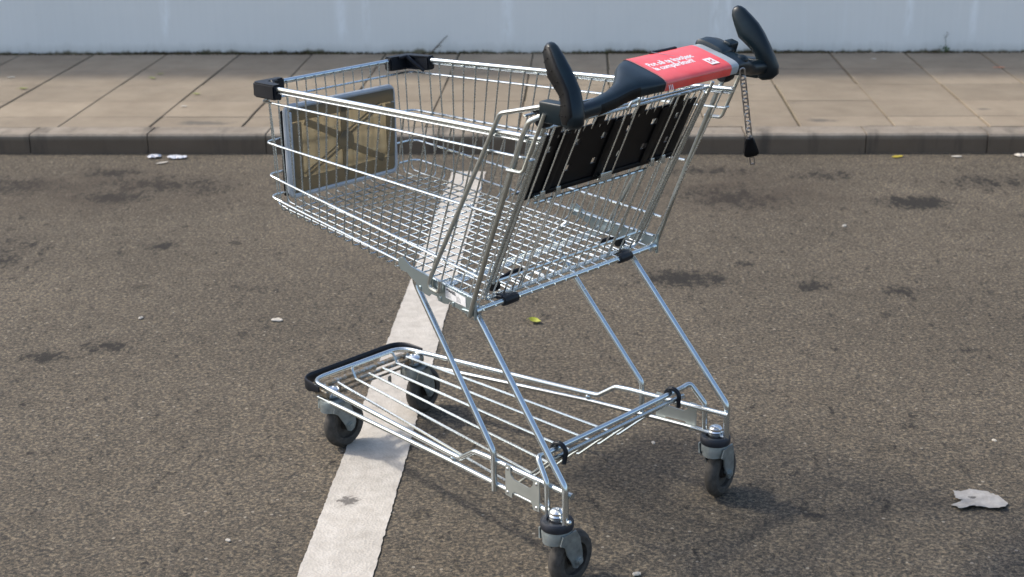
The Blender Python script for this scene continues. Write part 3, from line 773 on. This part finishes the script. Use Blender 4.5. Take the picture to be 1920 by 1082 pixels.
# ---- legs
for s in (-1, 1):
    bm = bmesh.new()
    tube(bm, [(-.1965, s*.251, .142), (-.198, s*.251, .232), (-.462, s*.219, .546), (-.425, s*.242, .578)], .0068, 10, [0, .03, .022, 0])
    finish('leg', bm, M_TUBE, cart)
    bm = bmesh.new()
    tube(bm, [(.026, s*.277, .149), (.025, s*.277, .232), (-.236, s*.2545, .530), (-.262, s*.252, .560)], .0072, 10, .03)
    (ball(bm, (.038, s*.279, .160), .0055), tube(bm, [(.026, s*.277, .160), (.040, s*.279, .160)], .0035, 8)) if s < 0 else None
    finish('leg', bm, M_TUBE, cart)
# ---- chassis rails
bm = bmesh.new()
half = [(.036, -.267, .2135), (-.225, -.2425, .2085), (-.267, -.238, .2055), (-.316, -.233, .1715), (-.36, -.227, .1695), (-.924, -.151, .158)]
pts = half + [(x, -y, z) for x, y, z in half[::-1]]
fl = [0, .0, .03, .03, .0, .05]; fl = fl + fl[::-1]
tube(bm, pts, .0062, 10, fl, seg=7)
finish('upper_rail', bm, M_TUBE, cart)
for s in (-1, 1):
    bm = bmesh.new()
    tube(bm, [(.022, s*.275, .152), (-.058, s*.2615, .1575), (-.344, s*.2285, .1515), (-.893, s*.1545, .124)], .0056, 9, .05)
    ball(bm, (-.343, s*.2285, .162), .0075)
    for (x, z) in ((-.905, .148), (-.890, .142)): ball(bm, (x, s*.1585, z), .0062, (1, 1.2, 1))
    finish('lower_rail', bm, M_TUBE, cart)
# ---- side plates
for s in (-1, 1):
    bm = bmesh.new()
    PP = [(-.158, .218), (-.143, .218), (-.141, .200), (-.132, .192), (-.085, .190), (-.078, .194), (-.072, .202), (-.070, .2155), (-.052, .2155), (-.052, .148), (-.070, .146), (-.074, .158), (-.080, .165),
          (-.128, .164), (-.136, .160), (-.138, .147), (-.158, .148)]
    prism(bm, PP, .003, lambda u_, v_, w_: Vector((u_, s*(.2665+.11*(u_+.052)+w_), v_)))
    for (x, z) in ((-.151, .210), (-.061, .208), (-.151, .156), (-.061, .154)): ball(bm, (x, s*(.2695+.11*(x+.052)), z), .0036, (1, .6, 1), 1)
    finish('side_plate', bm, [M_PLATE, M_BOLT], cart)
# ---- rear hoop
bm = bmesh.new()
hp = [(-.028, -.270, .150), (-.030, -.270, .222), (-.066, -.259, .266), (-.070, -.235, .2605), (-.0705, 0, .2585)]
hpp = hp + [(x, -y, z) for x, y, z in hp[-2::-1]]
tube(bm, hpp, .0062, 10, [0, .02, .018, .02, 0, .02, .018, .02, 0])
finish('rear_hoop', bm, M_TUBE, cart)
# ---- lower rack
bm = bmesh.new()
YF = [-.113, -.067, -.021, .026, .072, .118]; YR = [-.215, -.148, -.085, -.004, .067, .135]; YT = [-.20, -.135, -.062, .02, .095, .172]
for k in range(6):
    tube(bm, [(-.866 if k in (0, 5) else -.853, YF[k], .157), (-.172, YR[k], .147), (-.070, YT[k], .242)], .0032, 8, .010)
tube(bm, [(-.853, YF[1], .158), (-.868, YF[1], .184), (-.868, YF[4], .184), (-.853, YF[4], .158)], .0032, 7, .01)
tube(bm, [(-.0595, -.225, .2475), (-.0595, .225, .2475)], .0052, 9)
tube(bm, [(-.079, -.212, .236), (-.079, .19, .236)], .0026, 7)
tube(bm, [(-.108, -.21, .2085), (-.108, .15, .2085)], .0022, 7)
finish('lower_rack', bm, M_ZINC, cart)
for s in (-1, 1):
    bm = bmesh.new()
    pts = [Vector((-.066 + math.cos(a)*.0165, s*.193 + .003*math.cos(a), .254 + math.sin(a)*.0185)) for a in [R(200 - i*16) for i in range(15)]]
    pts.append(Vector((-.050, s*.196, .231)))
    tube(bm, pts, .0052, 9)
    finish('rack_hook', bm, M_NAVY, cart)
# ---- front cross bars with the caster mounts
bm = bmesh.new()
tube(bm, [(-.880, -.138, .156), (-.880, .138, .156)], .0055, 8)
tube(bm, [(-.860, -.150, .150), (-.860, .150, .150)], .0048, 8)
tube(bm, [(-.866, -.155, .131), (-.866, .160, .131)], .0032, 8)
tube(bm, [(-.903, -.135, .147), (-.903, .135, .147)], .0050, 8)
for s in (-1, 1): rbox(bm, (-.873, s*.141, .143), (.050, .050, .018), .005)
rbox(bm, (-.835, .03, .128), (.004, .01, .022), .001)
finish('front_crossbar', bm, M_RUST, cart)
# ---- bumper
bm = bmesh.new()
cpts = fillet([(-.866, -.174, .160), (-.948, -.164, .158), (-.948, .164, .158), (-.866, .174, .160)], [0, .045, .045, 0], 9)
secs = []
for i, p in enumerate(cpts):
    tg = (cpts[min(i+1, len(cpts)-1)] - cpts[max(i-1, 0)]).normalized(); nrm = Vector((tg.y, -tg.x, 0))
    k = .55 if i in (0, len(cpts)-1) else 1
    secs.append([p - nrm*a*k + Vector((0, 0, b*k)) for a, b in ((-.002, .007), (.0005, .0090), (.003, .0085), (.0045, .004), (.0045, -.014), (.003, -.019), (-.001, -.019), (-.003, -.012), (-.003, .003))])
loft(bm, secs); finish('bumper', bm, M_NAVY, cart)

# ---- casters
def caster(px_, py_, top, head, rear, TR=.034, sx=0.0, sy=0.0):
    """head: direction (cart frame, degrees) in which the wheel trails"""
    ca = bpy.data.objects.new('caster', None); COL.objects.link(ca); ca.parent = cart
    sh = Matrix.Rotation(-TH, 3, 'Z') @ Vector((sx, sy, 0)); top += .012
    ca.location = (px_ + sh.x, py_ + sh.y, -.012); ca.rotation_euler = (0, 0, R(head))
    WR, TW = .0610, .031                      # wheel radius, width, trail
    ax = Matrix.Rotation(R(90), 3, 'X'); wc_ = (TR, 0, WR); h = TW/2
    bm = bmesh.new()
    lathe(bm, [(.036, -h+.010), (.036, -h+.001), (.037, -h), (.0495, -h), (.0515, -h+.0022), (.0570, -h+.0045), (.0595, -h+.009), (WR, -h+.013), (WR, h-.013), (.0595, h-.009), (.0570, h-.0045), (.0515, h-.0022), (.0495, h), (.037, h), (.036, h-.001), (.036, h-.010)], wc_, ax, 40)
    finish('tyre', bm, M_TYRE, ca)
    bm = bmesh.new()
    lathe(bm, [(.0, -h+.003), (.014, -h+.003), (.017, -h+.012), (.0365, -h+.013), (.0365, h-.013), (.017, h-.012), (.014, h-.003), (.0, h-.003)], wc_, ax, 32)
    finish('wheel_hub', bm, M_HUB, ca)
    bm = bmesh.new(); zt = top - .030
    lathe(bm, [(.020, zt-.020), (.0315, zt-.022), (.0325, zt-.012), (.031, zt-.002), (.0, zt)], (0, 0, 0), None, 28)
    FP = [(-.019, zt-.006), (.022, zt-.006), (.038, zt-.028), (.053, .080), (.0545, .065), (.049, .050), (.038, .0445), (.027, .049), (.019, .066), (.006, .086), (-.004, zt-.040), (-.016, zt-.031), (-.0225, zt-.028)]
    for s in (-1, 1):
        yb = lambda z: (.0205 if z < .085 else .0205 + (z-.085)*.18)
        prism(bm, FP, .003, lambda u_, v_, w_: Vector((u_, s*(yb(v_)+w_), v_)))
        lathe(bm, [(.0, -.001), (.0105, -.001), (.0105, .003), (.0065, .0035), (.0065, .0065), (.0, .007)], (TR, s*.0235, WR), Matrix.Rotation(R(-90*s), 3, 'X'), 14)
    # hood that wraps the front and back of the fork crown
    for sgn, a0, a1, z0 in ((-1, 105, 255, zt-.030), (1, -75, 75, zt-.024)):
        secs = []
        for k in range(13):
            a = R(a0 + (a1-a0)*k/12); rr = .0325
            secs.append([Vector((math.cos(a)*rr, math.sin(a)*rr*.80, zt-.008)), Vector((math.cos(a)*(rr+.001), math.sin(a)*(rr+.001)*.80, z0)),
                         Vector((math.cos(a)*(rr-.002), math.sin(a)*(rr-.002)*.80, z0)), Vector((math.cos(a)*(rr-.003), math.sin(a)*(rr-.003)*.80, zt-.008))])
        loft(bm, secs)
    tube(bm, [(TR, -.024, WR), (TR, .024, WR)], .005, 8)
    finish('fork', bm, M_FORK, ca)
    bm = bmesh.new()
    if rear:
        lathe(bm, [(.0, zt+.012), (.0165, zt+.012), (.0165, zt+.020), (.0125, zt+.0205), (.0125, zt+.0215), (.0160, zt+.022), (.0165, zt+.026), (.0145, zt+.029), (.0125, zt+.0295), (.0150, zt+.030), (.0150, zt+.034), (.0105, zt+.039), (.004, zt+.0405), (.0035, zt+.0385), (.0, zt+.0385)], (0, 0, 0), None, 24)
    else:
        lathe(bm, [(.0, zt+.004), (.014, zt+.004), (.0185, zt+.022), (.0185, zt+.0245), (.014, zt+.028), (.005, zt+.0295), (.004, zt+.028), (.0, zt+.028)], (0, 0, 0), None, 24)
    finish('pivot_bolt', bm, M_BOLT, ca)
    if rear:
        bm = bmesh.new()
        lathe(bm, [(.022, zt-.001), (.033, zt-.002), (.0345, zt+.002), (.0345, zt+.013), (.032, zt+.0165), (.022, zt+.0155), (.021, zt+.011)], (0, 0, 0), None, 32)
        finish('collar', bm, M_RUBBER, ca)
    return ca
def head(world_axis): return world_axis + 40.43         # world heading -> cart heading
caster(0, -.273, .166, head(50), True, .042)
caster(0, .273, .166, head(58), True, .032)
caster(-.873, -.141, .158, head(51), False, .034, .012, -.012)
caster(-.873, .141, .158, head(56), False, .034, .008, -.010)

# ---- handle
TILT = R(16)
def sec(y, cx_, cz_, a, b, n=3.0, tilt=TILT, off=0.0, t0=0, t1=2*math.pi, K=40):
    out = []
    for k in range(K if t1-t0 > 6.2 else K+1):
        th = t0 + (t1-t0)*k/K
        cu, su = math.cos(th), math.sin(th)
        X_ = (a+off)*math.copysign(abs(cu)**(2/n), cu); Z_ = (b+off)*math.copysign(abs(su)**(2/n), su)
        out.append(Vector((cx_ + X_*math.cos(tilt) + Z_*math.sin(tilt), y, cz_ - X_*math.sin(tilt) + Z_*math.cos(tilt))))
    return out
HS = [(-.300, .060, 1.000, .0150, .0150, 2, 0), (-.255, .059, 1.002, .0150, .0145, 2.2, 4), (-.235, .058, 1.003, .0165, .0155, 2.2, 5), (-.19, .055, 1.008, .0180, .0165, 2.3, 8), (-.155, .050, 1.015, .0220, .0175, 2.4, 11), (-.125, .043, 1.0225, .034, .0185, 2.5, 14),
      (-.105, .038, 1.0275, .045, .0180, 2.8, 16), (-.085, .035, 1.030, .052, .0165, 3.2, 16), (-.066, .033, 1.0315, .0555, .0150, 4.2, 16), (.05, .033, 1.0315, .0555, .0150, 4.2, 16), (.176, .033, 1.0315, .0555, .0150, 4.2, 16),
      (.190, .036, 1.0300, .052, .0175, 3.4, 16), (.205, .041, 1.026, .046, .019, 3.0, 15), (.225, .050, 1.018, .034, .0185, 2.6, 12), (.240, .056, 1.010, .0215, .017, 2.3, 8), (.255, .060, 1.004, .0160, .0150, 2, 3), (.300, .062, 1.001, .0155, .0150, 2, 0)]
bm = bmesh.new(); loft(bm, [sec(y, cx_, cz_, a, b, n, R(tl)) for (y, cx_, cz_, a, b, n, tl) in HS])
for s in (-1, 1):
    # block that joins the handle to the post
    rbox(bm, (.022, s*.301, .997), (.068, .028, .040), .004)
handle = finish('handle', bm, M_HANDLE, cart, ang=50)
# soft black undersleeve of the neck
bm = bmesh.new()
for (ya, yb2) in ((-.243, -.122),):
    ss = []
    for k in range(14):
        y = ya + (yb2-ya)*k/13
        for h0, h1 in zip(HS, HS[1:]):
            if h0[0] <= y <= h1[0]:
                q = (y-h0[0])/(h1[0]-h0[0]); pr = [h0[i]+(h1[i]-h0[i])*q for i in range(7)]; break
        e = .0012 if 0 < k < 13 else -.001
        ss.append(sec(y, pr[1], pr[2], pr[3], pr[4], pr[5], R(pr[6]), e, R(-175), R(28), 18))
    rings = [[bm.verts.new(p) for p in s_] for s_ in ss]
    for a_, b_ in zip(rings, rings[1:]):
        for k in range(len(a_)-1): bm.faces.new((a_[k], a_[k+1], b_[k+1], b_[k]))
finish('neck_sleeve', bm, M_SOFT, handle)
# ends of the handle: upright horns
def gax(tg):
    ex = Vector((0, 1, 0)).cross(tg).normalized(); ey = tg.cross(ex); q = R(22)
    return ex*math.cos(q) + ey*math.sin(q), ey*math.cos(q) - ex*math.sin(q)
for s in (-1, 1):
    CL = [(.067, .310, .9755, .010, .010), (.066, .309, .984, .0185, .0145), (.0645, .3085, 1.000, .0195, .0160), (.063, .3065, 1.018, .0150, .0156), (.0555, .303, 1.037, .0142, .0150), (.040, .3005, 1.056, .0172, .0155), (.023, .298, 1.073, .0195, .0155), (.009, .295, 1.094, .0155, .0132), (-.001, .293, 1.109, .0118, .0108), (-.005, .292, 1.1165, .0080, .0076), (-.007, .292, 1.120, .004, .004)]
    bm = bmesh.new(); ss = []
    for i, (x, y, z, a, b) in enumerate(CL):
        p0, p1 = Vector(CL[max(i-1, 0)][:3]), Vector(CL[min(i+1, len(CL)-1)][:3])
        tg = (p1-p0); tg.normalize(); ex, ey = gax(tg); a, b = a*1.30, b*1.22
        ring = []
        for k in range(28):
            th = 2*math.pi*k/28; cu, su = math.cos(th), math.sin(th); n_ = 2.6
            ring.append(Vector((x, y, z)) + ex*a*math.copysign(abs(cu)**(2/n_), cu) + ey*b*math.copysign(abs(su)**(2/n_), su))
        ss.append([Vector((p.x, s*p.y, p.z)) for p in ring])
    loft(bm, ss); gr_ = finish('grip', bm, M_HANDLE, handle, ang=60)
    # soft pad let into the outer face
    bm = bmesh.new(); rings = []
    PR = CL[1:-1]
    for i, (x, y, z, a, b) in enumerate(PR):
        j = i+1
        p0, p1 = Vector(CL[j-1][:3]), Vector(CL[j+1][:3]); tg = (p1-p0).normalized(); ex, ey = gax(tg); a, b = a*1.30, b*1.22
        row = []
        endk = 0.35 if i in (0, len(PR)-1) else 1.0
        for k in range(13):
            th = R(200 + 125*k/12) if False else None
            f_ = -1 + 2*k/12
            th = R(270) + R(62)*f_*endk if False else R(90) + R(64)*f_*endk
            cu, su = math.cos(th), math.sin(th); n_ = 2.6
            e = .0016*(1-abs(f_)**6)*(1 if endk == 1 else .3) - .0003
            side_sign = 1
            q = Vector((x, y, z)) + ex*(a+e)*math.copysign(abs(cu)**(2/n_), cu) + ey*(b+e)*math.copysign(abs(su)**(2/n_), su)
            row.append(bm.verts.new((q.x, s*q.y, q.z)))
        rings.append(row)
    for a_, b_ in zip(rings, rings[1:]):
        for k in range(12): bm.faces.new((a_[k], a_[k+1], b_[k+1], b_[k]))
    for i in range(1, 8):       # little pips
        x, y, z, a, b = PR[i]; tg = (Vector(CL[i+2][:3]) - Vector(CL[i][:3])).normalized(); ex, ey = gax(tg)
        for f_ in (-.45, .0, .45):
            q = Vector((x, y, z)) + ex*a*1.3*f_ + ey*(b*1.22*(1-.06*abs(f_)) + .0014); ball(bm, (q.x, s*q.y, q.z), .0013, n=6)
    finish('soft_pad', bm, M_SOFT, gr_, ang=60)
# red advert film over the panel
def skin(bm, y0_, y1_, t0, t1, off, mi, ny=8, K=26):
    rr = []
    for k in range(ny+1):
        y = y0_ + (y1_-y0_)*k/ny
        rr.append([bm.verts.new(p) for p in sec(y, .033, 1.0315, .0555, .0150, 4.2, TILT, off, t0, t1, K)])
    for a_, b_ in zip(rr, rr[1:]):
        for k in range(len(a_)-1): bm.faces.new((a_[k], a_[k+1], b_[k+1], b_[k])).material_index = mi
bm = bmesh.new()
skin(bm, -.0655, .1485, R(-17), R(168), .0006, 1)
skin(bm, -.0655, .173, R(-20), R(172), .0003, 2)
skin(bm, -.0625, .1475, R(-13), R(163), .0010, 0)
skin(bm, -.0625, .1470, R(11), R(14), .0013, 1)
skin(bm, -.0625, .1470, R(-16), R(-12.2), .0013, 1)
top_o = Vector((.033, 0, 1.0315)); ex_ = Vector((math.cos(TILT), 0, -math.sin(TILT))); ez_ = Vector((math.sin(TILT), 0, math.cos(TILT)))
def tp(u_, v_, w_): return top_o + Vector((0, u_, 0)) - ex_*v_ + ez_*(.0150+.0012+w_)     # u along the handle, v towards the basket
text_into(bm, 'Pot s\u0103 te \u00eenso\u021besc', .0196, lambda a, b, c_: tp(-.050+a, .0015+b, 0), 3, .0007)
text_into(bm, 'la cump\u0103r\u0103turi?', .0196, lambda a, b, c_: tp(-.050+a, -.0165+b, 0), 3, .0007)
prism(bm, [(.098, -.040), (.124, -.040), (.124, -.014), (.098, -.014)], .0002, lambda u_, v_, w_: tp(u_, v_, w_-.0001), 3)
for q in ([(.104, -.034), (.107, -.034), (.107, -.020), (.104, -.020)], [(.109, -.026), (.118, -.034), (.118, -.030), (.112, -.026)], [(.109, -.027), (.118, -.020), (.118, -.024), (.112, -.027)]):
    prism(bm, q, .0002, lambda u_, v_, w_: tp(u_, v_, w_+.0003), 4)
for yk in (-.0575, -.052, -.047):       # white strokes on the lip
    for z0, z1 in ((1.010, 1.0245),):
        prism(bm, [(yk, z0), (yk+.0018, z0), (yk+.0018, z1), (yk, z1)], .0003, lambda u_, v_, w_: Vector((.0885 + .0005 + w_ + (1.0165-v_)*.28, u_, v_)), 3)
prism(bm, [(.016, .051), (.060, .012), (.0605, .0127), (.017, .0522)], .0002, lambda u_, v_, w_: tp(u_, v_, w_-.0004), 2)
tag(finish('advert_film', bm, [M_RED, M_PINK, M_SILVER, M_WHITE, M_REDMARK], handle, ang=50), 'red advert film with white Romanian lettering')
bm = bmesh.new(); rbox(bm, tp(.058, .0535, -.0045), (.007, .084, .007), .0022, Matrix.Rotation(TILT, 3, 'Y'))
finish('clip', bm, M_BLACK, handle)
# ---- coin lock with chain and key
bm = bmesh.new(); mt = Matrix.Rotation(TILT, 3, 'Y')
loft(bm, [sec(y, .012, 1.047+dz, a, b, 3, TILT) for (y, a, b, dz) in ((.171, .030, .006, 0), (.176, .036, .013, .001), (.200, .036, .015, .002), (.222, .030, .014, .0), (.236, .02, .008, -.006))])
rbox(bm, (.030, .222, 1.050), (.022, .030, .026), .005, mt)
ball(bm, (.070, .205, 1.030), .013, (1.2, 1.1, .8), n=14)
lock = finish('coin_lock', bm, M_HANDLE, cart, ang=50)
A_, B_ = Vector((.090, .182, 1.014)), Vector((.085, .2265, .868)); dirc = (B_-A_).normalized()
side1 = dirc.cross(Vector((1, 0, 0))).normalized(); side2 = dirc.cross(side1)
NL = 9; step = (B_-A_).length/NL
for k in range(NL):
    c0 = A_ + dirc*step*(k+.5); sx_ = side1*.85 + side2*.5 if k % 2 == 0 else side1*-.5 + side2*.85
    if k % 2 == 1: sx_ = side2*.95 + side1*.3
    sx_.normalize(); hl = step*.5+.0046; wd_ = .0053
    pts = []
    for a in range(16):
        th = 2*math.pi*a/16; cu, su = math.cos(th), math.sin(th)
        pts.append(c0 + dirc*(hl-wd_)*(1 if cu > 0 else -1) + dirc*wd_*cu + sx_*wd_*su)
    bm = bmesh.new(); tube(bm, pts, .0018, 7, closed=True); finish('chain_link', bm, M_STEEL, lock)
bm = bmesh.new()
e1 = Vector((.68, .73, 0)); K0 = Vector((.085, .227, .866)); dn = (Vector((.085, .246, .796)) - K0).normalized(); e1 = (e1 - dn*e1.dot(dn)).normalized(); e2 = dn.cross(e1)
kk = [(0, .007, .006), (.004, .0095, .0065), (.014, .0115, .007), (.030, .0150, .0075), (.036, .0155, .0075), (.040, .0120, .006), (.041, .006, .003)]
secs = []
for (l, hw_, ht) in kk:
    secs.append([K0 + dn*l + e1*a*hw_ + e2*b*ht for a, b in ((-1, -.6), (-.7, -1), (.7, -1), (1, -.6), (1, .6), (.7, 1), (-.7, 1), (-1, .6))])
loft(bm, secs)
tube(bm, [K0 - dn*.001 + e1*.004*math.cos(a) - dn*.004*math.sin(a) for a in [2*math.pi*i/12 for i in range(12)]], .0016, 6, closed=True, mi=1)
us2 = [-.0058, -.003, .003, .0058]; vs2 = [.040, .046, .058, .062]
gridplate(bm, us2, vs2, {(1, 1)}, lambda a, b, c_: K0 + dn*b + e1*a + e2*(c_-.001), .002, 1)
finish('key', bm, [M_BLACK, M_STEEL], lock)
